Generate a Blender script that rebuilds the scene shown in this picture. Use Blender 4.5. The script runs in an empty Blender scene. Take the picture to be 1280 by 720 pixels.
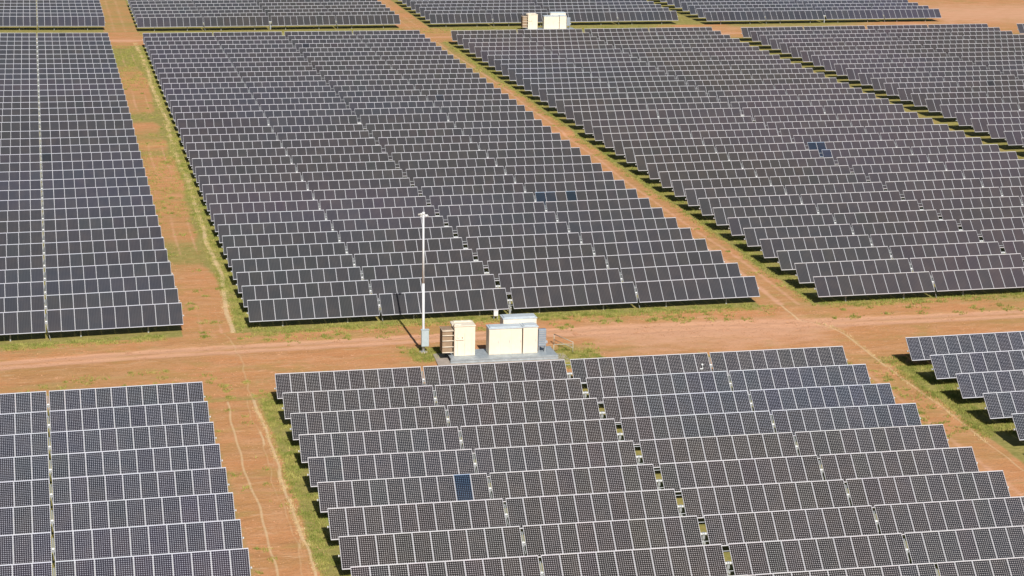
import bpy, bmesh, math, random
import numpy as np
from mathutils import Matrix, Vector, Euler
random.seed(7); rng = np.random.default_rng(7)
GRID = [[-1.37,-1.42,-1.43,-1.37,-1.24,-1.03,-0.77,-0.49,-0.22,0.00,0.16,0.26,0.30,0.29,0.26,0.22,0.18,0.15],[-1.22,-1.32,-1.39,-1.38,-1.27,-1.05,-0.75,-0.42,-0.13,0.08,0.21,0.26,0.25,0.23,0.19,0.15,0.12,0.08],[-1.04,-1.20,-1.34,-1.41,-1.32,-1.07,-0.71,-0.34,-0.03,0.17,0.25,0.24,0.20,0.15,0.11,0.07,0.05,0.03],[-0.85,-1.04,-1.26,-1.44,-1.40,-1.09,-0.65,-0.24,0.08,0.26,0.27,0.19,0.11,0.05,0.02,0.00,-0.01,-0.02],[-0.69,-0.83,-1.09,-1.46,-1.48,-1.05,-0.54,-0.14,0.17,0.32,0.23,0.08,-0.02,-0.05,-0.06,-0.06,-0.05,-0.05],[-0.67,-0.64,-0.78,-1.31,-1.39,-0.83,-0.35,-0.11,0.12,0.27,0.06,-0.13,-0.16,-0.14,-0.11,-0.09,-0.07,-0.06],[-0.84,-0.73,-0.55,-0.54,-0.53,-0.38,-0.27,-0.22,-0.26,-0.20,-0.31,-0.33,-0.24,-0.17,-0.12,-0.08,-0.06,-0.05],[-1.08,-1.03,-0.91,-0.56,0.09,-0.14,-0.05,0.10,-0.13,-0.34,-0.26,-0.20,-0.15,-0.10,-0.07,-0.05,-0.04,-0.03],[-1.16,-1.03,-0.88,-0.55,0.27,0.02,0.11,-0.00,-0.09,-0.22,0.00,0.05,0.02,0.01,0.01,0.01,0.01,0.01],[-1.06,-0.83,-0.53,-0.06,0.51,0.41,0.25,-0.01,-0.09,-0.17,0.07,0.15,0.15,0.12,0.10,0.08,0.07,0.05],[-0.85,-0.55,-0.19,0.23,0.58,0.64,0.54,0.36,0.25,0.09,0.19,0.24,0.24,0.22,0.19,0.16,0.13,0.10],[-0.58,-0.27,0.06,0.38,0.63,0.72,0.67,0.54,0.41,0.28,0.35,0.37,0.34,0.30,0.26,0.22,0.18,0.15],[-0.31,-0.04,0.23,0.48,0.65,0.73,0.70,0.58,0.43,0.29,0.34,0.40,0.39,0.35,0.31,0.27,0.23,0.19],[-0.07,0.15,0.36,0.54,0.66,0.71,0.69,0.59,0.47,0.37,0.37,0.40,0.40,0.38,0.35,0.31,0.27,0.23],[0.13,0.30,0.46,0.59,0.67,0.70,0.68,0.61,0.52,0.44,0.42,0.41,0.41,0.40,0.37,0.34,0.30,0.27],[0.29,0.42,0.54,0.63,0.69,0.70,0.68,0.62,0.56,0.50,0.46,0.44,0.43,0.41,0.39,0.36,0.33,0.30],[0.43,0.53,0.61,0.67,0.71,0.71,0.69,0.64,0.59,0.54,0.50,0.47,0.45,0.43,0.40,0.38,0.35,0.32],[0.56,0.63,0.68,0.72,0.73,0.73,0.70,0.67,0.62,0.58,0.54,0.50,0.47,0.45,0.42,0.40,0.37,0.35]]
STEP_A, STEP_B = 0.2496, 0.0085
CAM_F = [0.21603855240679515, 0.9447129827787306, -0.2466672334204326]
CAM_R = [0.9757293027482585, -0.21814628076125014, 0.01909261502337906]
CAM_U = [0.03577249826855208, 0.24480518858747166, 0.9689121466925052]
CAM_H = 44.7599; LENS = 73.8933
TILT = 0.7666; ROWP = 4.6108; G1 = 0.1730; G2 = 0.4053
BLK = {'A': (15.735, 163.558), 'B': (63.553, 162.559), 'C': (15.661, 143.040), 'D': (-32.502, 142.096), 'E': (64.266, 144.311), 'F': (111.081, 161.355), 'G': (159.053, 322.182), 'M': (-32.442, 163.956), 'a': (15.793, 344.542), 'b': (63.893, 344.711), 'm': (-32.287, 346.423), 'q': (111.466, 343.255)}
GX0, GX1, NX = -130.0, 290.0, 18
GY0, GY1, NY = 80.0, 520.0, 18
SUN_AZ = 178.3; EXPO = -0.03

P, L, H0 = 1.056, 2.067, 1.4          # panel pitch, panel length, axle height
ROWW = 40*P + 2*G1 + G2
YSTEP = 243.6
scene = bpy.context.scene
COL = scene.collection

# ------------------------------------------------------------------ terrain
_G = np.array(GRID)
def _bs(t): return np.stack([(1-t)**3, 3*t**3-6*t*t+4, -3*t**3+3*t*t+3*t+1, t**3], -1)/6
def ground_np(x, y):
    x = np.asarray(x, float); y = np.asarray(y, float)
    ux = np.clip((x-GX0)/((GX1-GX0)/(NX-3)), 0, NX-3.001); uy = np.clip((y-GY0)/((GY1-GY0)/(NY-3)), 0, NY-3.001)
    ix = ux.astype(int); iy = uy.astype(int); bx = _bs(ux-ix); by = _bs(uy-iy)
    z = np.zeros(np.broadcast(x, y).shape)
    for i in range(4):
        for j in range(4):
            z += bx[..., i]*by[..., j]*_G[ix+i, iy+j]
    s = np.clip((y-YSTEP+1.2)/2.4, 0, 1); s = s*s*(3-2*s)
    return z + s*(STEP_A + STEP_B*(np.clip(x, -60, 180)-50)/50)
def gz(x, y): return float(ground_np(np.array([x]), np.array([y]))[0])

# ------------------------------------------------------------------ helpers
def tag(o, label=None, cat=None, group=None, kind=None):
    if label: o['label'] = label
    if cat: o['category'] = cat
    if group: o['group'] = group
    if kind: o['kind'] = kind
    return o
def empty(name, loc, rot=(0, 0, 0)):
    o = bpy.data.objects.new(name, None); o.location = loc; o.rotation_euler = rot
    o.empty_display_size = .3; COL.objects.link(o); return o
def part(name, me, parent=None, loc=(0, 0, 0), rot=(0, 0, 0)):
    o = bpy.data.objects.new(name, me); COL.objects.link(o)
    o.location = loc; o.rotation_euler = rot
    if parent: o.parent = parent
    return o
class MB:
    def __init__(s): s.bm = bmesh.new(); s.mats = []
    def mi(s, m):
        if m not in s.mats: s.mats.append(m)
        return s.mats.index(m)
    def box(s, c, d, m, rot=None, bevel=0, taper=None):
        r = bmesh.ops.create_cube(s.bm, size=1)
        M = Matrix.Translation(c) @ (rot.to_matrix().to_4x4() if rot else Matrix()) @ Matrix.Diagonal((*d, 1))
        vs = r['verts']
        if taper:
            for v in vs:
                if v.co.z > 0: v.co.x *= taper; v.co.y *= taper
        bmesh.ops.transform(s.bm, matrix=M, verts=vs)
        fs = set(f for v in vs for f in v.link_faces)
        if bevel:
            es = list(set(e for f in fs for e in f.edges))
            rb = bmesh.ops.bevel(s.bm, geom=es, offset=bevel, segments=2, affect='EDGES', profile=.5)
            fs = set(f for v in vs if v.is_valid for f in v.link_faces) | set(rb['faces'])
        k = s.mi(m)
        for f in fs: f.material_index = k
    def tube(s, a, b, r, m, n=12, r2=None):
        a = Vector(a); b = Vector(b); d = b-a
        q = d.to_track_quat('Z', 'Y').to_matrix().to_4x4()
        rr = bmesh.ops.create_cone(s.bm, cap_ends=True, segments=n, radius1=r, radius2=r if r2 is None else r2, depth=d.length)
        bmesh.ops.transform(s.bm, matrix=Matrix.Translation((a+b)/2) @ q, verts=rr['verts'])
        k = s.mi(m)
        for f in set(f for v in rr['verts'] for f in v.link_faces):
            f.material_index = k; f.smooth = len(f.verts) == 4
    def ball(s, c, r, m, sc=(1, 1, 1)):
        rr = bmesh.ops.create_uvsphere(s.bm, u_segments=14, v_segments=9, radius=r)
        bmesh.ops.transform(s.bm, matrix=Matrix.Translation(c) @ Matrix.Diagonal((*sc, 1)), verts=rr['verts'])
        k = s.mi(m)
        for f in set(f for v in rr['verts'] for f in v.link_faces): f.material_index = k; f.smooth = True
    def prism(s, pts, z0, z1, m):
        lo = [s.bm.verts.new((x, y, z0)) for x, y in pts]; hi = [s.bm.verts.new((x, y, z1)) for x, y in pts]
        k = s.mi(m); n = len(pts); fs = [s.bm.faces.new(lo[::-1]), s.bm.faces.new(hi)]
        for i in range(n): fs.append(s.bm.faces.new((lo[i], lo[(i+1) % n], hi[(i+1) % n], hi[i])))
        for f in fs: f.material_index = k
    def mesh(s, name):
        me = bpy.data.meshes.new(name); s.bm.normal_update(); s.bm.to_mesh(me); s.bm.free()
        for m in s.mats: me.materials.append(m)
        return me
    def build(s, name, parent=None, loc=(0, 0, 0), rot=(0, 0, 0)): return part(name, s.mesh(name), parent, loc, rot)

# ------------------------------------------------------------------ materials
class N:
    def __init__(s, name):
        s.m = bpy.data.materials.new(name); s.m.use_nodes = True; s.t = s.m.node_tree; s.b = s.t.nodes['Principled BSDF']
    def n(s, typ, **kw):
        o = s.t.nodes.new(typ)
        for k, v in kw.items(): setattr(o, k, v)
        return o
    def lk(s, a, b): s.t.links.new(a, b)
    def math(s, op, a, b=None, c=None, clamp=False):
        o = s.n('ShaderNodeMath', operation=op, use_clamp=clamp)
        for i, v in enumerate((a, b, c)):
            if v is None: continue
            if isinstance(v, (int, float)): o.inputs[i].default_value = v
            else: s.lk(v, o.inputs[i])
        return o.outputs[0]
    def mix(s, f, a, b, blend='MIX'):
        o = s.n('ShaderNodeMix', data_type='RGBA', blend_type=blend)
        for i, v in ((0, f), (6, a), (7, b)):
            if isinstance(v, (int, float)): o.inputs[i].default_value = v
            elif isinstance(v, tuple): o.inputs[i].default_value = (*v, 1)
            else: s.lk(v, o.inputs[i])
        return o.outputs[2]
    def noise(s, vec, scale, detail=4, rough=.55, dist=0):
        o = s.n('ShaderNodeTexNoise'); o.inputs['Scale'].default_value = scale; o.inputs['Detail'].default_value = detail
        o.inputs['Roughness'].default_value = rough; o.inputs['Distortion'].default_value = dist
        s.lk(vec, o.inputs['Vector']); return o.outputs['Fac']
    def ramp(s, v, lo, hi):
        o = s.n('ShaderNodeMapRange'); o.inputs['From Min'].default_value = lo; o.inputs['From Max'].default_value = hi
        o.interpolation_type = 'SMOOTHSTEP'; s.lk(v, o.inputs['Value']); return o.outputs[0]
def plain(name, col, rough=.5, metal=0, dirt=.12, spec=.5):
    k = N(name); tc = k.n('ShaderNodeTexCoord')
    f = k.noise(tc.outputs['Object'], 3, 5); g = k.noise(tc.outputs['Object'], 22, 3)
    f = k.math('ADD', k.math('MULTIPLY', f, .7), k.math('MULTIPLY', g, .3))
    f = k.ramp(f, .35, .7)
    k.lk(k.mix(f, tuple(c*(1-dirt) for c in col), tuple(min(1, c*(1+dirt*.4)) for c in col)), k.b.inputs['Base Color'])
    k.b.inputs['Roughness'].default_value = rough; k.b.inputs['Metallic'].default_value = metal
    k.b.inputs['Specular IOR Level'].default_value = spec
    return k.m
FRAME = plain('panel frame aluminium', (.56, .56, .59), .42, .2, .08)
STEEL = plain('galvanised steel', (.52, .54, .55), .45, .35, .2)
WHITE = plain('white paint', (.80, .81, .80), .4, 0, .06)
CREAM = plain('cream enclosure paint', (.87, .77, .62), .55, 0, .06)
CREAM_D = plain('radiator paint', (.36, .25, .16), .6, 0, .15)
ROOF = plain('pale blue grey roof sheet', (.56, .62, .66), .5, 0, .12)
SEAM = plain('dark seam rubber', (.10, .09, .07), .7)
SKID = plain('grey skid steel', (.42, .47, .50), .5, .2, .2)
PANELGREY = plain('blue grey louvre metal', (.36, .42, .50), .45, .3, .15)
CONC = plain('pale concrete', (.44, .37, .31), .85, 0, .2)
POLE = plain('pale pole paint', (.80, .81, .82), .7, 0, .04, .2)
BOXGREY = plain('pale grey cabinet paint', (.50, .58, .60), .45, 0, .08)
CLOD = plain('soil clod', (.68, .36, .19), .95, 0, .3)
RAILC = plain('weathered beige pipe', (.50, .47, .36), .6, 0, .15)
DULL = plain('dull zinc', (.25, .27, .27), .6, .2, .2)
BLACK = plain('black plastic', (.03, .03, .035), .5)
BACK = plain('panel backsheet', (.55, .55, .55), .6)

def glass_mat(near):
    k = N('solar cells under glass' if near else 'solar cells under glass seen from far'); tc = k.n('ShaderNodeTexCoord'); sx = k.n('ShaderNodeSeparateXYZ'); k.lk(tc.outputs['Object'], sx.inputs[0])
    cx, cy = 1.046-.07, L-.12
    u = k.math('MULTIPLY', k.math('ADD', sx.outputs[0], cx/2), 8/cx); v = k.math('MULTIPLY', k.math('ADD', sx.outputs[1], cy/2), 16/cy)
    def edge(w):   # distance to nearest cell boundary, 0 at the boundary
        f = k.math('FRACT', k.math('ADD', w, 64.0)); return k.math('SUBTRACT', .5, k.math('ABSOLUTE', k.math('SUBTRACT', f, .5)))
    eu, ev = edge(u), edge(v)
    line = k.math('LESS_THAN', k.math('MINIMUM', eu, ev), .014)
    dia = k.math('LESS_THAN', k.math('ADD', eu, ev), DIA)
    out = k.math('GREATER_THAN', k.math('ABSOLUTE', sx.outputs[1]), cy/2)
    white = k.math('MAXIMUM', k.math('MAXIMUM', line, dia), out)
    oi = k.n('ShaderNodeObjectInfo')
    geo = k.n('ShaderNodeNewGeometry')
    # tone differences between panels; sky reflection drifts along the rows painted into the cells
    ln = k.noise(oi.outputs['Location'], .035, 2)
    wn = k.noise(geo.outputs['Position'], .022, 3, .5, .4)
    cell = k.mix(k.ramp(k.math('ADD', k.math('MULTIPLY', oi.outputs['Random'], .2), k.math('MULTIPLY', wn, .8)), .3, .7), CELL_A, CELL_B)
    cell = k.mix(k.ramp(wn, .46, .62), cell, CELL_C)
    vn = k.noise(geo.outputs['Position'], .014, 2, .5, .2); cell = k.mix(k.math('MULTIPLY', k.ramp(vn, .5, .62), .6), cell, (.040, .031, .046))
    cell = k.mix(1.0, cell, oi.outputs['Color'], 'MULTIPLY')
    dust = k.noise(geo.outputs['Position'], .8, 4)
    cell = k.mix(k.math('MULTIPLY', k.ramp(dust, .35, .8), .05), cell, (.34, .24, .17))
    backs = k.mix(1.0, (.56, .55, .57), oi.outputs['Color'], 'MULTIPLY')
    if near: k.lk(k.mix(white, cell, backs), k.b.inputs['Base Color'])
    else:      # string columns blur together: soft stripes of cell and backsheet
        st = k.math('MULTIPLY', k.math('SUBTRACT', .5, eu), .14)
        k.lk(k.mix(k.math('MAXIMUM', k.math('ADD', k.math('MULTIPLY', k.math('SUBTRACT', .5, eu), 0.0), k.math('ADD', .046, k.math('MULTIPLY', k.math('MULTIPLY', k.math('SUBTRACT', .5, eu), k.math('SUBTRACT', .5, eu)), .20))), out), cell, backs), k.b.inputs['Base Color'])
    k.b.inputs['Roughness'].default_value = .16; k.b.inputs['IOR'].default_value = 1.45
    k.b.inputs['Specular IOR Level'].default_value = .42
    return k.m
DIA = .20
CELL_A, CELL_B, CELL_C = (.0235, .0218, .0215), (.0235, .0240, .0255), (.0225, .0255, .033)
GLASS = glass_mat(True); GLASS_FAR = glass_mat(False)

def ground_mat():
    k = N('red soil and grass'); tc = k.n('ShaderNodeNewGeometry'); pos = tc.outputs['Position']
    at = k.n('ShaderNodeAttribute', attribute_name='cover'); sp = k.n('ShaderNodeSeparateColor'); k.lk(at.outputs['Color'], sp.inputs[0])
    grass, track, dry = sp.outputs
    mp = k.n('ShaderNodeMapping'); mp.inputs['Scale'].default_value = (.45, 1, 1); k.lk(pos, mp.inputs[0])
    nb = k.noise(mp.outputs[0], .16, 5, .6, .3); nm = k.noise(mp.outputs[0], .9, 6, .65, .2); nf = k.noise(pos, 5, 5, .7)
    nff = k.noise(pos, 19, 3, .7)
    soil = k.mix(k.ramp(nb, .35, .68), (.60, .270, .115), (.50, .262, .102))
    soil = k.mix(k.math('MULTIPLY', k.ramp(nm, .42, .72), .6), soil, (.67, .355, .19))
    soil = k.mix(k.math('MULTIPLY', k.ramp(nf, .48, .72), .55), soil, (.33, .175, .078))
    soil = k.mix(k.math('MULTIPLY', k.ramp(nff, .52, .70), .5), soil, (.66, .46, .29))
    mq = k.n('ShaderNodeMapping'); mq.inputs['Scale'].default_value = (.25, 1.5, 1); k.lk(pos, mq.inputs[0])
    nr = k.noise(mq.outputs[0], .8, 6, .7, .6); nr2 = k.noise(mq.outputs[0], 2.1, 5, .7, 1.0)
    soil = k.mix(k.math('MULTIPLY', k.ramp(nr, .54, .66), .5), soil, (.40, .20, .085))
    soil = k.mix(k.math('MULTIPLY', k.ramp(nr2, .56, .66), .5), soil, (.68, .45, .27))
    nv = k.noise(mp.outputs[0], .33, 5, .7, .5)
    soil = k.mix(k.math('MULTIPLY', k.ramp(nv, .50, .64), .5), soil, (.40, .285, .095))
    # grass cover
    gn = k.math('ADD', k.math('ADD', k.math('MULTIPLY', nm, .55), k.math('MULTIPLY', nf, .3)), k.math('MULTIPLY', nb, .35))
    gf = k.ramp(k.math('ADD', gn, k.math('SUBTRACT', grass, 1.08)), -.22, .26)
    n2 = k.noise(pos, 1.7, 5, .7)
    gr = k.mix(k.ramp(n2, .35, .68), (.21, .245, .060), (.37, .34, .11))
    gr = k.mix(k.math('MULTIPLY', k.ramp(nff, .5, .72), .5), gr, (.085, .11, .025))
    c = k.mix(k.math('MULTIPLY', gf, .8), soil, gr)
    tf = k.ramp(k.math('ADD', track, k.math('MULTIPLY', k.math('SUBTRACT', nm, .5), .8)), .15, .75)
    c = k.mix(k.math('MULTIPLY', tf, .8), c, (.72, .40, .25))
    dn = k.noise(pos, 2.2, 5, .75, .6)
    df = k.ramp(k.math('MULTIPLY', dry, k.math('ADD', k.math('MULTIPLY', dn, .7), .62)), .30, .90)
    c = k.mix(k.math('MULTIPLY', df, .8), c, (.72, .52, .30))
    k.lk(c, k.b.inputs['Base Color']); k.b.inputs['Roughness'].default_value = .95; k.b.inputs['Specular IOR Level'].default_value = .1
    hb = k.math('ADD', k.math('MULTIPLY', nf, .5), k.math('MULTIPLY', nm, 1.0))
    bp = k.n('ShaderNodeBump'); bp.inputs['Strength'].default_value = .7; bp.inputs['Distance'].default_value = .18
    k.lk(hb, bp.inputs['Height']); k.lk(bp.outputs[0], k.b.inputs['Normal'])
    return k.m
GROUND = ground_mat()
def grass_mat(name, a, b):
    k = N(name); tc = k.n('ShaderNodeNewGeometry'); f = k.noise(tc.outputs['Position'], 1.3, 3)
    k.lk(k.mix(k.ramp(f, .35, .65), a, b), k.b.inputs['Base Color']); k.b.inputs['Roughness'].default_value = .8
    k.b.inputs['Specular IOR Level'].default_value = .2; return k.m
GRASS = grass_mat('green grass', (.22, .26, .05), (.42, .38, .11))
DRY = grass_mat('dry straw', (.50, .38, .18), (.70, .55, .30))

# ------------------------------------------------------------------ ground sheet
def axis(pieces):
    out = []
    for a, b, s in pieces: out += list(np.arange(a, b, s))
    out.append(pieces[-1][1]); return np.array(out)
def lump(v, c, w): return np.exp(-((v-c)/w)**2)
def wob(t, s, a, ph): return a*(np.sin(t/s+ph)+.6*np.sin(t/s*2.3+ph*2.1)+.35*np.sin(t/s*5.1+ph*.7))
xs = axis([(-3000, -300, 300), (-300, -60, 20), (-60, 9.8, 1.2), (9.8, 16.6, .08), (16.6, 58.2, 1.1), (58.2, 65.4, .1), (65.4, 106, 1.1), (106, 112.5, .4), (112.5, 190, 1.5), (190, 330, 20), (330, 3000, 260)])
ys = axis([(-2000, 0, 200), (0, 90, 10), (90, 143.6, .5), (143.6, 163.6, .2), (163.6, 330, .7), (330, 346, .4), (346, 430, 1.2), (430, 700, 20), (700, 5000, 300)])
X, Y = np.meshgrid(xs, ys)
Z = ground_np(X, Y)
ss = lambda v, a, b: (lambda t: t*t*(3-2*t))(np.clip((v-a)/(b-a), 0, 1))
front, mid, top = Y < 144.4, (Y > 162.2) & (Y < 327), Y > 343.5
grass = np.full(X.shape, .15); track = np.zeros(X.shape); dry = np.zeros(X.shape)
inarr = ((X > -33) & (X < 10.4)) | ((X > 15.8) & (X < 58.6)) | ((X > 63.7) & (X < 106.5)) | ((X > 111.2) & (X < 154))
arr = inarr & (front | mid | top)
grass[arr] = 1.0
# aisles
a1 = (X >= 10.4) & (X <= 15.8); a2 = (X >= 58.6) & (X <= 63.7); a3 = (X > 106.5) & (X < 111.2)
grass[a1 & (Y > 300) & (Y < 327)] += 0
e1 = a1 & mid; grass[e1] = (.16 + .85*ss(X, 13.6+wob(Y, 9, .35, 1), 15.3) + .62*np.clip(wob(Y, 9.5, .8, 0), 0, 1) - .1*ss(Y, 280, 180))[e1]
grass[e1 & (Y > 300)] += .3
dry[e1] = lump(X, 15.0+wob(Y, 7, .12, 2)-.7*ss(Y, 182, 166), .24)[e1]*1.1
track[e1] = ((lump(X, 12.1+wob(Y, 15, .1, 0), .22)+lump(X, 13.65+wob(Y, 15, .1, 0), .18))*.5*(.5+.5*np.sin(Y/6)))[e1]
e2 = a1 & front; grass[e2] = (.1 + .85*ss(X, 14.2+wob(Y, 5, .2, 1), 15.2) + .4*ss(X, 11.6, 10.6))[e2]
dry[e2] = (lump(X, 14.3+wob(Y, 3, .07, 1), .12)*1.0 + lump(X, 12.2+wob(Y, 4, .10, 3), .12)*.85 + lump(X, 13.75+wob(Y, 2.6, .12, 0), .10)*.6 + lump(X, 14.05+wob(Y, 1.9, .10, 2), .08)*.5)[e2]
e3 = a2 & mid; grass[e3] = (.05 + .85*ss(X, 62.6+wob(Y, 6, .3, 0), 63.6) + .35*ss(X, 59.4, 58.6) + .5*ss(Y, 262, 300)*ss(X, 60, 61.5))[e3]
track[e3] = (lump(X, 60.4+wob(Y, 20, .2, 0), .35)*.7 + lump(X, 61.9+wob(Y, 20, .2, 0), .3)*.55)[e3]
e4 = a2 & front; grass[e4] = (.03 + 1.0*ss(X, 62.9+wob(Y, 5, .15, 0), 63.9) + .2*ss(X, 59.2, 58.6))[e4]
dry[e4] = (lump(X, 62.75+wob(Y, 4, .08, 0), .12)*.75)[e4]
track[e4] = (lump(X, 60.6, .3)*.5)[e4]
grass[a3 & (front | mid)] = .62
for c, lo, hi in ((a1, 343.5, 5000), (a2, 343.5, 5000)):
    e = c & (Y > lo); grass[e] = .42; grass[e] = .46 if c is a1 else .35; track[e] = (lump(X, (12.2 if c is a1 else 60.4), .4)*.35+lump(X, (13.9 if c is a1 else 62), .4)*.35)[e]
e = a3 & (Y > 343.5); grass[e] = .75
# main dirt road between the front and the middle blocks
rd = (Y >= 144.4) & (Y <= 162.2)
yc = 157.5 + wob(X, 22, .25, 0) - 1.0*ss(X, 45, 66)
grass[rd] = (.22 + .5*ss(Y, 160.7+wob(X, 3.7, .6, 0), 163.2)*(1-.75*(a1 | a2)) + .28*np.clip(wob(X, 6, .5, 1), 0, 1)*lump(Y, 160.2, 1.6) + .22*np.clip(wob(X, 9, .6, 2), 0, 1)*lump(Y, 150, 4))[rd]
grass[rd] += (.4*ss(Y, 146.5, 144.6)*(1-ss(X, 44, 50)))[rd]
grass[rd] += (.55*lump(X, 29, 3)*lump(Y, 153.5, 2.5) + .6*lump(X, 39.5, 1.6)*lump(Y, 151, 3))[rd]
grass[rd] -= (.3*ss(X, 40, 46)*ss(162-Y, 1.5, 3))[rd]
track[rd] = (.85*lump(Y, yc+.7, .45) + .75*lump(Y, yc-.75, .4) + .35*lump(Y, yc, 1.6) + .6*ss(X, 38, 46)*ss(X, 66, 58)*lump(Y, 155, 5))[rd]
track[rd] += (.5*lump(X, 12.8, .6)*ss(Y, 160, 162))[rd]
sw = rd & (X > 59.5) & (X < 64); dry[sw] = (lump(X, 62.6-np.clip((Y-153)/5, 0, 1)**2*2.2, .14)*.9)[sw]
dry[rd & a1] = (lump(X, 14.2-.4*ss(Y, 158, 163)+wob(Y, 2, .1, 0), .14)*.6)[rd & a1]
# strip between the middle and the top blocks
st = (Y >= 327) & (Y <= 343.5)
grass[st] = (.62 - .55*lump(X, 13, 5) - .6*lump(X, 61.5, 5) - .6*lump(X, 109.5, 7) - .7*ss(X, 130, 150) + .2*ss(Y, 337, 341))[st]
track[st] = (.6*lump(Y, 332.5+wob(X, 20, .5, 0), .8)+.5*lump(X, 13, 3.5)*lump(Y, 333, 3) + .4*ss(X, 105, 112)*lump(Y, 338, 5))[st]
far = (X > 155) & (Y > 327); grass[far] = .05; track[far] = (.35+.3*np.sin(Y/9.))[far]
grass[(X > 154) & (X < 158) & (Y < 327)] = .5
# wheel ruts as real relief
Z += -.05*track*(Y < 200) + .05*dry*(Y < 200)
Z += np.where((Y > 95) & (Y < 420) & (X > -40) & (X < 190), .02*np.sin(X*1.7+Y*.9)*np.cos(Y*1.3-X*.4), 0)
nx, ny = len(xs), len(ys)
me = bpy.data.meshes.new('ground')
co = np.stack([X, Y, Z], -1).reshape(-1, 3).astype(np.float32)
i = np.arange(ny-1)[:, None]*nx+np.arange(nx-1)[None]
q = np.stack([i, i+1, i+1+nx, i+nx], -1).reshape(-1, 4)
me.vertices.add(len(co)); me.vertices.foreach_set('co', co.ravel())
me.loops.add(q.size); me.loops.foreach_set('vertex_index', q.ravel().astype(np.int32))
me.polygons.add(len(q)); me.polygons.foreach_set('loop_start', np.arange(0, q.size, 4, dtype=np.int32))
me.polygons.foreach_set('use_smooth', np.ones(len(q), bool)); me.update(calc_edges=True)
ca = me.color_attributes.new('cover', 'FLOAT_COLOR', 'POINT')
ca.data.foreach_set('color', np.stack([np.clip(grass, 0, 1.2), np.clip(track, 0, 1), np.clip(dry, 0, 1.3), np.ones(X.shape)], -1).astype(np.float32).ravel())
me.materials.append(GROUND)
tag(part('ground', me), 'orange red bare soil with patches of low grass', kind='structure')

# ------------------------------------------------------------------ low grass (stuff)
def tufts(name, pts, hmin, hmax, mat, label, blades=6, spread=.12):
    n = len(pts); pts = np.asarray(pts); zz = ground_np(pts[:, 0], pts[:, 1])
    base = np.repeat(np.stack([pts[:, 0], pts[:, 1], zz], -1), blades, 0); m = len(base)
    off = rng.normal(0, spread, (m, 2)); base[:, :2] += off
    h = rng.uniform(hmin, hmax, m); a = rng.uniform(0, 2*np.pi, m); w = rng.uniform(.015, .035, m)
    lean = rng.normal(0, .45, (m, 2))*h[:, None]
    dx, dy = np.cos(a)*w, np.sin(a)*w
    v = np.empty((m, 3, 3)); v[:, 0] = base; v[:, 1] = base; v[:, 2] = base
    v[:, 0, 0] -= dx; v[:, 0, 1] -= dy; v[:, 1, 0] += dx; v[:, 1, 1] += dy; v[:, :2, 2] -= .03
    v[:, 2, :2] += lean; v[:, 2, 2] += h
    me = bpy.data.meshes.new(name); me.vertices.add(m*3); me.vertices.foreach_set('co', v.ravel())
    me.loops.add(m*3); me.loops.foreach_set('vertex_index', np.arange(m*3, dtype=np.int32))
    me.polygons.add(m); me.polygons.foreach_set('loop_start', np.arange(0, m*3, 3, dtype=np.int32)); me.update(calc_edges=True)
    me.materials.append(mat); return tag(part(name, me), label, kind='stuff')
def band(n, x0, x1, y0, y1): return np.stack([rng.uniform(x0, x1, n), rng.uniform(y0, y1, n)], -1)
gp = [band(9000, 14.6, 16.6, 163, 250), band(2500, 14.8, 16.3, 250, 327), band(3500, 14.5, 16.6, 108, 146), band(4200, 63.0, 66.5, 128, 147),
      band(3500, 62.7, 64.6, 163, 240), band(1800, 62.7, 64, 240, 327), band(3600, 16, 58, 161.2, 163.2), band(2500, 64, 95, 160.8, 163), band(1700, -10, 9, 161.2, 163),
      band(2600, 16, 48, 144.3, 146), band(700, 27.2, 31, 152, 155), band(450, 38.2, 41.5, 148, 153), band(3500, 16, 105, 337, 343), band(1500, 10.6, 14.8, 205, 240), band(1500, 10.6, 14.8, 285, 327)]
gp = np.concatenate(gp)
def clumps(n, k, x0, x1, y0, y1):
    c = band(n, x0, x1, y0, y1); r = rng.uniform(.08, .38, n)
    return (np.repeat(c, k, 0)+rng.normal(0, 1, (n*k, 2))*np.repeat(r, k)[:, None])
wd = np.concatenate([clumps(60, 14, 10.8, 15, 163, 330), clumps(22, 10, 10.8, 15, 108, 146), clumps(110, 14, 12, 60, 158.8, 163), clumps(90, 14, 12, 60, 145, 150), clumps(60, 14, 62, 100, 157.5, 163), clumps(45, 12, -6, 12, 145, 153),
    clumps(50, 12, 59, 63.6, 128, 146), clumps(80, 12, 62, 64, 163, 300), clumps(25, 14, 26.5, 31, 151, 155.5), clumps(22, 14, 38.6, 42, 149, 154), clumps(60, 12, 20, 105, 336, 342)])
wd = wd[~((wd[:, 0] > 28.9) & (wd[:, 0] < 38.6) & (wd[:, 1] > 150) & (wd[:, 1] < 153.4))]
tufts('weeds', wd, .07, .20, GRASS, 'scattered clumps of weeds on the orange soil beside the roads', spread=.06)
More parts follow.
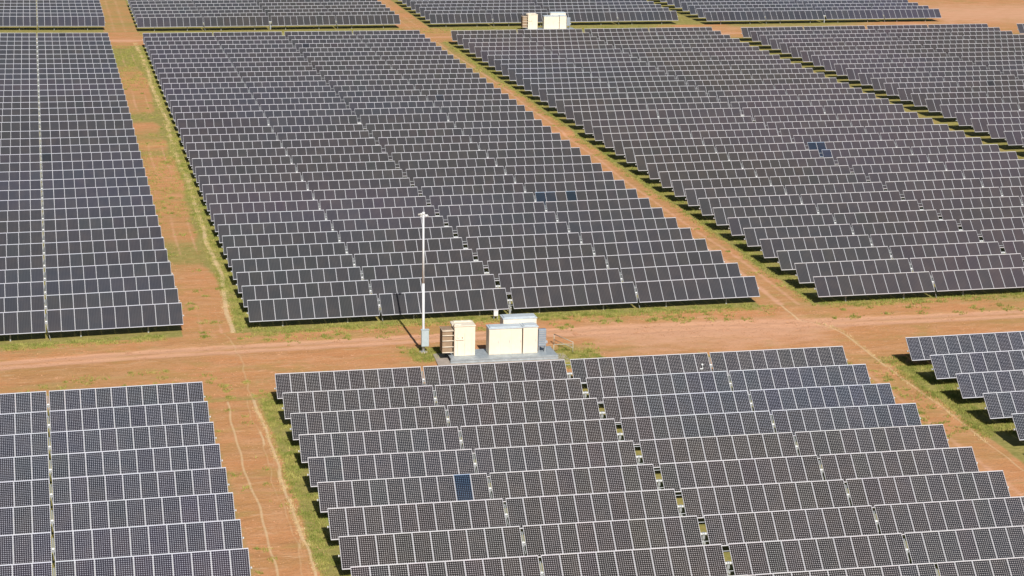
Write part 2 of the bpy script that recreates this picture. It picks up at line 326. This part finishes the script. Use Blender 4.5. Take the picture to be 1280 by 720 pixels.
# clods and small stones on the bare soil
def clods(pts, label):
    n = len(pts); z = ground_np(pts[:, 0], pts[:, 1]); r = rng.uniform(.02, .06, n); a = rng.uniform(0, 6.28, n)
    base = np.array([(1, 0, 0), (0, 1, 0), (-1, 0, 0), (0, -1, 0), (0, 0, .8)]); v = np.empty((n, 5, 3))
    st = rng.uniform(.7, 1.4, (n, 5, 1)); b3 = base[None]*st*r[:, None, None]
    v[..., 0] = b3[..., 0]*np.cos(a)[:, None]-b3[..., 1]*np.sin(a)[:, None]+pts[:, :1]; v[..., 1] = b3[..., 0]*np.sin(a)[:, None]+b3[..., 1]*np.cos(a)[:, None]+pts[:, 1:2]; v[..., 2] = b3[..., 2]+z[:, None]-.004
    f = (np.arange(n)[:, None, None]*5+np.array([(0, 1, 4), (1, 2, 4), (2, 3, 4), (3, 0, 4)])[None]).reshape(-1)
    me = bpy.data.meshes.new('soil_clods'); me.vertices.add(n*5); me.vertices.foreach_set('co', v.ravel()); me.loops.add(len(f)); me.loops.foreach_set('vertex_index', f.astype(np.int32))
    me.polygons.add(n*4); me.polygons.foreach_set('loop_start', np.arange(0, len(f), 3, dtype=np.int32)); me.update(calc_edges=True)
    me.materials.append(CLOD); tag(part('soil_clods', me), label, kind='stuff')
cp = np.concatenate([band(4000, 10.6, 15.4, 108, 300), band(4000, -8, 100, 146, 160.5), band(1800, 40, 63, 148, 161), band(2000, 59, 63.3, 128, 300), clumps(90, 22, -5, 95, 146, 161)])
clods(cp, 'small soil clods and stones strewn over the bare ground')
cl = np.sin(gp[:, 0]*1.9+gp[:, 1]*.6)*np.sin(gp[:, 1]*1.1-gp[:, 0]*.7)+rng.normal(0, .5, len(gp)) > -.25
tufts('grass', gp[cl], .06, .17, GRASS, 'low yellow green grass growing along the edges of the panel blocks')
yy = rng.uniform(163, 330, 2600); xx = 15.0+wob(yy, 7, .12, 2)-.7*ss(yy, 182, 166)+rng.normal(0, .18, len(yy))
y2 = rng.uniform(109, 146, 800); x2 = 14.3+wob(y2, 3, .07, 1)+rng.normal(0, .07, len(y2))
y3 = rng.uniform(127, 157, 300); x3 = 62.75+wob(y3, 4, .08, 0)-np.clip((y3-153)/5, 0, 1)**2*2.2+rng.normal(0, .07, len(y3))
keep = lambda a, y: a[np.sin(y*1.3)+np.sin(y*.37+1) > -.6]
dp = np.concatenate([keep(np.stack([xx, yy], -1), yy), keep(np.stack([x2, y2], -1), y2), np.stack([x3, y3], -1)])
tufts('dry_grass', dp, .05, .14, DRY, 'dry straw coloured grass in thin lines beside the wheel tracks', spread=.09)

# ------------------------------------------------------------------ solar tracker parts
W = 1.046; LIP = .0225; TH = .042
def frame_geo(mb):
    for sx in (-1, 1): mb.box((sx*(W/2-LIP/2), 0, 0), (LIP, L, TH), FRAME)
    for sy in (-1, 1): mb.box((0, sy*(L/2-LIP/2), 0), (W-2*LIP, LIP, TH-.002), FRAME)
def glass_geo(mb, m=GLASS): mb.box((0, 0, .002), (W-2*LIP+.004, L-2*LIP+.004, TH-.014), m)
m_ = MB(); glass_geo(m_); PANEL_GLASS = m_.mesh('solar_panel')
m_ = MB(); frame_geo(m_); PANEL_FRAME = m_.mesh('frame')
m_ = MB(); frame_geo(m_); glass_geo(m_, GLASS_FAR); PANEL_FULL = m_.mesh('solar_panel')
def px(i):   # left edge of panel i (0..39), gaps after 10, 20, 30
    return i*P + (G1 if i >= 10 else 0) + (G2 if i >= 20 else 0) + (G1 if i >= 30 else 0)
PX = [px(i)+P/2-ROWW/2 for i in range(40)]
def at_mod(u): i = int(min(u, 39)); return px(i)+(u-i)*P-ROWW/2
m_ = MB(); m_.tube((-ROWW/2-.08, 0, 0), (ROWW/2+.08, 0, 0), .062, STEEL, 10)
for sx in (-1, 1): m_.tube((sx*(ROWW/2+.07), 0, 0), (sx*(ROWW/2+.11), 0, 0), .075, WHITE, 10)
TUBE = m_.mesh('torque_tube')
m_ = MB()   # I-section driven post with a bearing collar on top
m_.box((0, -.055, -H0/2-.3), (.10, .008, H0+.5), STEEL); m_.box((0, .055, -H0/2-.3), (.10, .008, H0+.5), STEEL); m_.box((0, 0, -H0/2-.3), (.008, .102, H0+.5), STEEL)
m_.tube((-.035, 0, 0), (.035, 0, 0), .10, STEEL, 12); m_.box((0, 0, -.1), (.05, .14, .12), STEEL)
POST = m_.mesh('post')
m_ = MB(); m_.tube((-.19, 0, 0), (.19, 0, 0), .085, WHITE, 14); m_.tube((-.07, 0, 0), (.07, 0, 0), .12, STEEL, 14); m_.box((0, .14, -.1), (.14, .16, .12), STEEL, bevel=.02)
m_.box((0, 0, -.2), (.16, .2, .2), STEEL)
DRIVE = m_.mesh('slew_drive')
m_ = MB(); m_.box((0, .16, -.75), (.24, .14, .32), STEEL, bevel=.015); m_.tube((0, .1, -.9), (0, .1, -1.45), .02, STEEL, 8)
CTRL = m_.mesh('controller_box')
m_ = MB(); m_.tube((0, -.06, -.05), (.28, -.5, -1.42), .024, STEEL, 8, .03); m_.box((0, 0, 0), (.10, .15, .13), STEEL)
DAMP = m_.mesh('damper')
m_ = MB(); m_.box((0, 0, -.04), (.52, .035, .03), STEEL); RAIL = m_.mesh('gap_rail')
m_ = MB(); m_.box((0, .36, -.03), (.075, .66, .02), DULL); m_.box((0, .0, -.03), (.14, .10, .05), WHITE); BEARING = m_.mesh('bearing')

ORD = ['first', 'second', 'third', 'fourth', 'fifth', 'sixth', 'seventh', 'eighth', 'ninth', 'tenth', 'eleventh', 'twelfth', 'thirteenth', 'fourteenth', 'fifteenth', 'sixteenth', 'seventeenth', 'eighteenth', 'nineteenth', 'twentieth']
def ordn(i):
    if i < 20: return ORD[i]
    t = {2: 'twenty', 3: 'thirty'}
    k = i+1
    return t[k//10]+('ieth' if False else '')+'-'+ORD[k % 10-1] if k % 10 else {30: 'thirtieth', 40: 'fortieth'}[k]
# block: (rows, direction, phrase, from-where)
BL = {
 'A': (range(36), 1, 'row behind the dirt road in the central block behind the tall pole'),
 'B': (range(36), 1, 'row behind the dirt road in the block right of the pole block'),
 'M': (range(36), 1, 'row behind the dirt road in the block at the left edge'),
 'F': (range(11, 36), 1, ''),
 'C': (range(10), -1, 'row before the dirt road in the front block below the cream cabinets'),
 'D': (range(10), -1, 'row before the dirt road in the front left corner block'),
 'E': (range(7), -1, 'row before the dirt road in the front right corner block'),
 'G': (range(1), 1, ''), 'm': (range(8), 1, 'row of the far top left block'),
 'a': (range(8), 1, 'row of the far block beyond the central block'),
 'b': (range(8), 1, 'row of the far block behind the distant cream cabinets'),
 'q': (range(8), 1, 'row of the far top right block beside bare orange ground')}
def label(b, r):
    if b == 'G': return 'short glimpse of a panel row at the right edge near bare orange soil'
    if b == 'F': return f'solar tracker, {ordn(35-r)} row from the far end of the block at the right edge'
    s = f'solar tracker, {ordn(r)} {BL[b][2]}'
    return s
# blue or otherwise odd panels, by (block, row, panel index)
ODD = {}
def odd(b, r, i, c): ODD[(b, r, i)] = c
odd('C', 5, 8, (.40, .62, .95))  # 37
odd('A', 8, 30, (.55, .8, 1.1))  # 1
odd('A', 8, 33, (.5, .75, 1.0))  # 2
odd('A', 8, 31, (0.8, 0.95, 1.15))  # 15
odd('B', 13, 20, (.5, .75, 1.0))  # 3
odd('B', 13, 21, (.48, .72, 1.0))  # 1
odd('A', 21, 31, (0.7, 0.8, 0.95))  # 3
odd('A', 32, 21, (0.7, 0.75, 0.85))  # 6
odd('M', 14, 30, (0.6, 0.75, 0.85))  # 0
odd('F', 22, 14, (0.75, 0.8, 0.85))  # 1
odd('M', 35, 33, (0.7, 0.75, 0.8))  # 30
odd('B', 12, 20, (0.7, 0.9, 1.2))  # 15

SKY_TINT = {'M': (.96, .99, 1.08), 'D': (.96, .99, 1.08), 'm': (.97, 1, 1.07), 'A': (1.01, .99, 1.01), 'B': (1.06, 1, .96), 'C': (1.04, .99, .97), 'E': (.98, .99, 1.06), 'F': (1.05, .99, .98), 'b': (.97, 1, 1.08), 'q': (.95, .99, 1.10)}  # sky reflection over each block, painted into its panel colour
def tint(b, r, i):  # random tone per panel, plus painted sky reflection by block and patch
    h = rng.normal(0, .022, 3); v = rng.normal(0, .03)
    c = SKY_TINT.get(b, (1, 1, 1))
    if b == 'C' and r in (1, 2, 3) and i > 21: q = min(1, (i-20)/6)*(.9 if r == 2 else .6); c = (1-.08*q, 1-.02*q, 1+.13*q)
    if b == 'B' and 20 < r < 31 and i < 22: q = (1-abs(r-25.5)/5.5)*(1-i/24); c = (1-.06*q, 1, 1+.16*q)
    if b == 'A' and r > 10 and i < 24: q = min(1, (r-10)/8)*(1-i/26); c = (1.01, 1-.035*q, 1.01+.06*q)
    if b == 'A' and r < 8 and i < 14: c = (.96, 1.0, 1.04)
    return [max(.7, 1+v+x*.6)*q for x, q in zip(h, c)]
LAYOUT = []
def tracker(b, r):
    x0, y0 = BLK[b]; y = y0 + BL[b][1]*r*ROWP; xc_ = x0+ROWW/2
    za, zb = gz(x0, y), gz(x0+ROWW, y)
    slope = math.atan2(zb-za, ROWW)
    root = empty('solar_tracker', (xc_, y, (za+zb)/2), (0, -slope, 0))
    tag(root, label(b, r), 'solar panels', 'rows of solar panels on single-axis trackers')
    tl = TILT + random.gauss(0, .008)
    near = b in 'CDE'
    for i in range(40):
        t2 = tl+random.gauss(0, .004)
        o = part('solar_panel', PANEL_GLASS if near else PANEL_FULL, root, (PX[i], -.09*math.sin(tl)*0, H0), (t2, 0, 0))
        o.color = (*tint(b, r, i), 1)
        if (b, r, i) in ODD:
            o.color = (*[q*.82 for q in ODD[(b, r, i)]], 1); o['label'] = 'panel with a bluer, darker face than its neighbours'
        if near: part('frame', PANEL_FRAME, o)
    part('torque_tube', TUBE, root, (0, 0, H0-.17))
    for u in (2.6, 7.6, 12.6, 17.8, 22.2, 27.4, 32.4, 37.4): part('post', POST, root, (at_mod(u), .0, H0-.17))
    part('post', POST, root, (0, 0, H0-.17))
    part('slew_drive', DRIVE, root, (0, 0, H0-.17)); part('controller_box', CTRL, root, (.12, 0, H0-.17))
    for k in (10, 30):
        xg = (px(k)+px(k-1)+P)/2-ROWW/2
        part('damper', DAMP, root, (xg, 0, H0-.17))
    if b in 'CDEABMF':
        for q in (-.62, .62): part('gap_rail', RAIL, root, (0, q*math.cos(tl), H0-.02+q*math.sin(tl)), (tl, 0, 0))
        for k in (10, 30): part('bearing', BEARING, root, ((px(k)+px(k-1)+P)/2-ROWW/2, 0, H0-.02), (tl, 0, 0))
    LAYOUT.append((b, r, root)); return root
rows = {}
for b in BL:
    for r in BL[b][0]: rows[(b, r)] = tracker(b, r)
# small irradiance sensor clipped to the lower edge of one panel of the first front row
m_ = MB(); m_.tube((0, 0, 0), (0, .3, .02), .02, WHITE, 8); m_.ball((0, .34, .07), .085, WHITE, (1, 1, .7)); m_.box((-.12, 0, .03), (.24, .08, .06), WHITE, bevel=.01); m_.ball((.12, .22, .05), .05, BLACK)
if ('C', 0) in rows:
    m_.build('irradiance_sensor', rows[('C', 0)], (at_mod(29.4), -.35, H0-.22), (TILT, 0, 0))

# ------------------------------------------------------------------ inverter station
def station(ox, oy, far):
    where = 'far off beyond the right block' if far else 'by the dirt road'
    z0 = gz(34+ox, 151+oy)
    def loc(x, y, z=0): return (x+ox, y+oy, z0+z)
    # concrete pad
    m = MB(); m.prism([(-5.4, -1.6), (4.9, -1.6), (4.9, 2.3), (-5.2, 2.1)], -.3, .06, CONC)
    tag(m.build('concrete_pad', None, loc(34.1, 151.2)), ('distant ' if far else '')+'pale concrete pad under the skid ' + where, 'pad')
    # skid
    sk = empty('equipment_skid', loc(33.95, 151.65, .06))
    tag(sk, ('distant ' if far else '')+'low grey steel skid under the cream cabinets ' + where, 'platform')
    m = MB(); m.box((0, .05, .30), (8.3, 2.5, .05), SKID); m.build('deck', sk)
    for y in (-1.17, 1.27):
        m = MB(); m.box((0, y, .25), (8.42, .05, .12), SKID); m.box((0, y, .02), (8.42, .05, .10), SKID); m.box((0, y+.03 if y < 0 else y-.03, .13), (8.42, .02, .22), STEEL)
        for k in range(9): m.box((-4.1+k*1.02, y-.01 if y < 0 else y+.01, .135), (.05, .03, .11), SKID)
        m.build('beam', sk)
    # transformer
    tx = empty('transformer', loc(30.98, 151.95, .39))
    tag(tx, ('distant ' if far else '')+'cream transformer with side fins left of the cabinets ' + where, 'transformer')
    m = MB(); m.box((0, 0, 1.16), (1.62, 1.4, 2.32), CREAM, bevel=.03); m.box((0, 0, 2.365), (1.68, 1.5, .08), CREAM, bevel=.02)
    for k in range(3): m.box((-.55+k*.55, -.76, 1.0), (.02, .02, 1.7), CREAM)
    m.build('tank', tx)
    m = MB(); m.box((-.40, -.74, 1.33), (.62, .07, .12), CREAM, bevel=.02); m.box((-.52, -.745, 1.5), (.2, .06, .2), CREAM, bevel=.02); m.ball((-.2, -.75, 1.45), .05, CREAM_D); m.build('valve_hood', tx)
    m = MB()
    for k in range(3): m.tube((-.5+k*.5, .45, 2.4), (-.5+k*.5, .45, 2.49), .10, CREAM, 12)
    m.box((0, .45, 2.44), (1.4, .34, .06), CREAM, bevel=.02); m.box((-.5, -.3, 2.43), (.5, .4, .05), CREAM, bevel=.02); m.box((-.84, .3, 2.3), (.12, .9, .16), CREAM, bevel=.03); m.build('top_fittings', tx)
    m = MB()
    for k in range(11): m.box((-1.32, -.5+k*.1, 1.12), (.78, .022, 1.75), CREAM_D)
    for z in (.28, .72, 1.2, 1.62, 1.98): m.tube((-1.72, -.57, z), (-.84, -.57, z), .035, CREAM, 8)
    m.box((-1.32, 0, 2.03), (.86, 1.12, .07), CREAM, bevel=.01); m.build('radiator', tx)
    # front cabinets and tall rear cabinet
    def cab(name, x0, x1, y0, y1, h, lab, doors):
        c = empty(name, loc((x0+x1)/2, (y0+y1)/2, .39)); tag(c, lab, 'cabinet')
        w, dd = x1-x0, y1-y0
        m = MB(); m.box((0, 0, h/2), (w, dd, h), CREAM, bevel=.015); m.build('body', c)
        m = MB(); m.box((0, 0, h+.045), (w+.08, dd+.1, .08), ROOF, bevel=.015); m.box((0, 0, h+.115), (w-.2, dd-.25, .06), ROOF, bevel=.01); m.build('roof', c)
        for k in range(doors):
            xa = -w/2+w*(k+.5)/doors
            m = MB(); m.box((xa, -dd/2-.012, h/2), (w/doors-.05, .024, h-.12), CREAM, bevel=.008); dr = m.build('door', c)
            m = MB(); m.box((xa+w/doors*.36, -dd/2-.04, h*.5), (.03, .03, .18), STEEL); m.build('handle', dr)
        return c
    s = 'distant ' if far else ''
    cab('inverter_cabinet', 32.86, 35.44, 151.2, 152.3, 2.02, s+'wide low cream cabinet nearest the transformer '+where, 3)
    cab('inverter_cabinet', 35.52, 36.68, 151.18, 152.3, 2.06, s+'narrow cream cabinet right of the wide one '+where, 1)
    cab('switchgear_cabinet', 34.22, 36.86, 152.42, 153.6, 2.42, s+'tall cream cabinet behind the low ones '+where, 2)
    m = MB(); m.box((0, 0, 1.15), (.60, .35, 1.35), PANELGREY, bevel=.015)
    for k in range(7): m.box((0, -.185, .6+k*.18), (.52, .02, .05), STEEL)
    for sx in (-1, 1): m.box((-sx*.24, 0, .24), (.06, .25, .48), STEEL)
    m.box((.34, -.1, .8), (.14, .2, .2), WHITE, bevel=.02)
    tag(m.build('cooling_unit', None, loc(37.08, 151.5, .39)), s+'blue grey unit at the skid right end '+where, 'cooling unit')
    if not far:
        m = MB()
        for a, b_ in (((0, .9, .95), (.9, -1.6, .95)), ((0, .9, 0), (0, .9, .95)), ((.9, -1.6, 0), (.9, -1.6, .95)), ((-.6, -1.5, .80), (.9, -1.6, .80)), ((-.6, -1.5, 0), (-.6, -1.5, .8)), ((0, .9, .5), (.9, -1.6, .5))): m.tube(a, b_, .03, RAILC, 8)
        tag(m.build('guard_rail', None, loc(38.75, 153.4)), 'pale pipe guard rail right of the cream cabinets on grass', 'railing')
station(0, 0, False)
station(48.9, 186.5, True)
# small white box on legs below the first middle row
m_ = MB(); m_.box((0, 0, .55), (.36, .22, .45), WHITE, bevel=.02); m_.box((0, -.02, .80), (.40, .27, .03), WHITE)
for sx in (-1, 1): m_.box((sx*.15, 0, .2), (.05, .05, .5), STEEL)
tag(m_.build('junction_box', None, (35.75, 162.1, gz(35.75, 162.1))), 'small white junction box under the first panel row behind the cream cabinets', 'box')

# ------------------------------------------------------------------ mast
PXY = (28.3, 154.1); pz = gz(*PXY); HP = 10.9
mast = empty('camera_mast', (*PXY, pz)); mast.rotation_euler = (0, math.radians(-.5), 0)
tag(mast, 'tall slender pale mast with grey box at its foot, left of the cream cabinets', 'pole')
m_ = MB(); m_.tube((0, 0, .06), (0, 0, 5.5), .11, POLE, 20, .092); m_.tube((0, 0, 5.5), (0, 0, HP), .092, POLE, 20, .068); m_.tube((0, 0, .05), (0, 0, .09), .2, STEEL, 16); m_.build('shaft', mast)
m_ = MB(); m_.tube((0, 0, -.4), (0, 0, .06), .32, CONC, 20); m_.build('footing', mast)
m_ = MB(); m_.box((.08, -.24, 1.2), (.58, .3, 1.3), BOXGREY, bevel=.02); m_.box((.08, -.25, 1.87), (.64, .36, .04), BOXGREY); bx = m_.build('equipment_box', mast)
m_ = MB(); m_.box((.08, -.396, 1.2), (.5, .012, 1.2), BOXGREY); m_.box((.27, -.41, 1.2), (.03, .02, .14), STEEL); m_.build('door', bx)
m_ = MB(); m_.box((0, 0, HP-.02), (.66, .05, .05), WHITE); m_.build('crossarm', mast)
m_ = MB(); m_.ball((0, 0, HP+.1), .13, WHITE); m_.tube((0, 0, HP), (0, 0, HP+.1), .06, WHITE); m_.build('camera', mast)
for sx in (-1, 1):
    m_ = MB(); m_.box((sx*.27, -.06, HP+(.06 if sx < 0 else -.1)), (.14, .32, .13), WHITE, Euler((math.radians(-18), 0, math.radians(sx*-35))), bevel=.02); m_.ball((sx*.2, -.06, HP-.1), .07, WHITE); m_.build('camera', mast)

# ------------------------------------------------------------------ light, sky, camera
EL, AZ = math.radians(40.5), math.radians(SUN_AZ)
w = bpy.data.worlds.new('World'); scene.world = w; w.use_nodes = True
sk = w.node_tree.nodes.new('ShaderNodeTexSky'); sk.sky_type = 'NISHITA'; sk.sun_disc = False
sk.sun_elevation = EL; sk.sun_rotation = AZ; sk.dust_density = 1.0
w.node_tree.links.new(sk.outputs[0], w.node_tree.nodes['Background'].inputs[0]); w.node_tree.nodes['Background'].inputs[1].default_value = .05
sd = bpy.data.lights.new('sun', 'SUN'); sd.energy = 5.0; sd.angle = math.radians(.5); sd.color = (1, .965, .91)
so = bpy.data.objects.new('sun', sd); COL.objects.link(so)
dirv = Vector((math.sin(AZ)*math.cos(EL), math.cos(AZ)*math.cos(EL), math.sin(EL)))
so.rotation_euler = dirv.to_track_quat('Z', 'Y').to_euler(); so.location = (40, 100, 80)
cd = bpy.data.cameras.new('camera'); cd.sensor_width = 36; cd.lens = LENS; cd.clip_start = 1; cd.clip_end = 9000
co_ = bpy.data.objects.new('camera', cd); COL.objects.link(co_)
R_, U_, F_ = Vector(CAM_R), Vector(CAM_U), Vector(CAM_F)
M = Matrix((R_, U_, -F_)).transposed().to_4x4(); M.translation = (0, 0, CAM_H); co_.matrix_world = M
scene.camera = co_
vs = scene.view_settings; vs.view_transform = 'Standard'; vs.look = 'None'; vs.gamma = 1; vs.use_curve_mapping = False; vs.exposure = EXPO
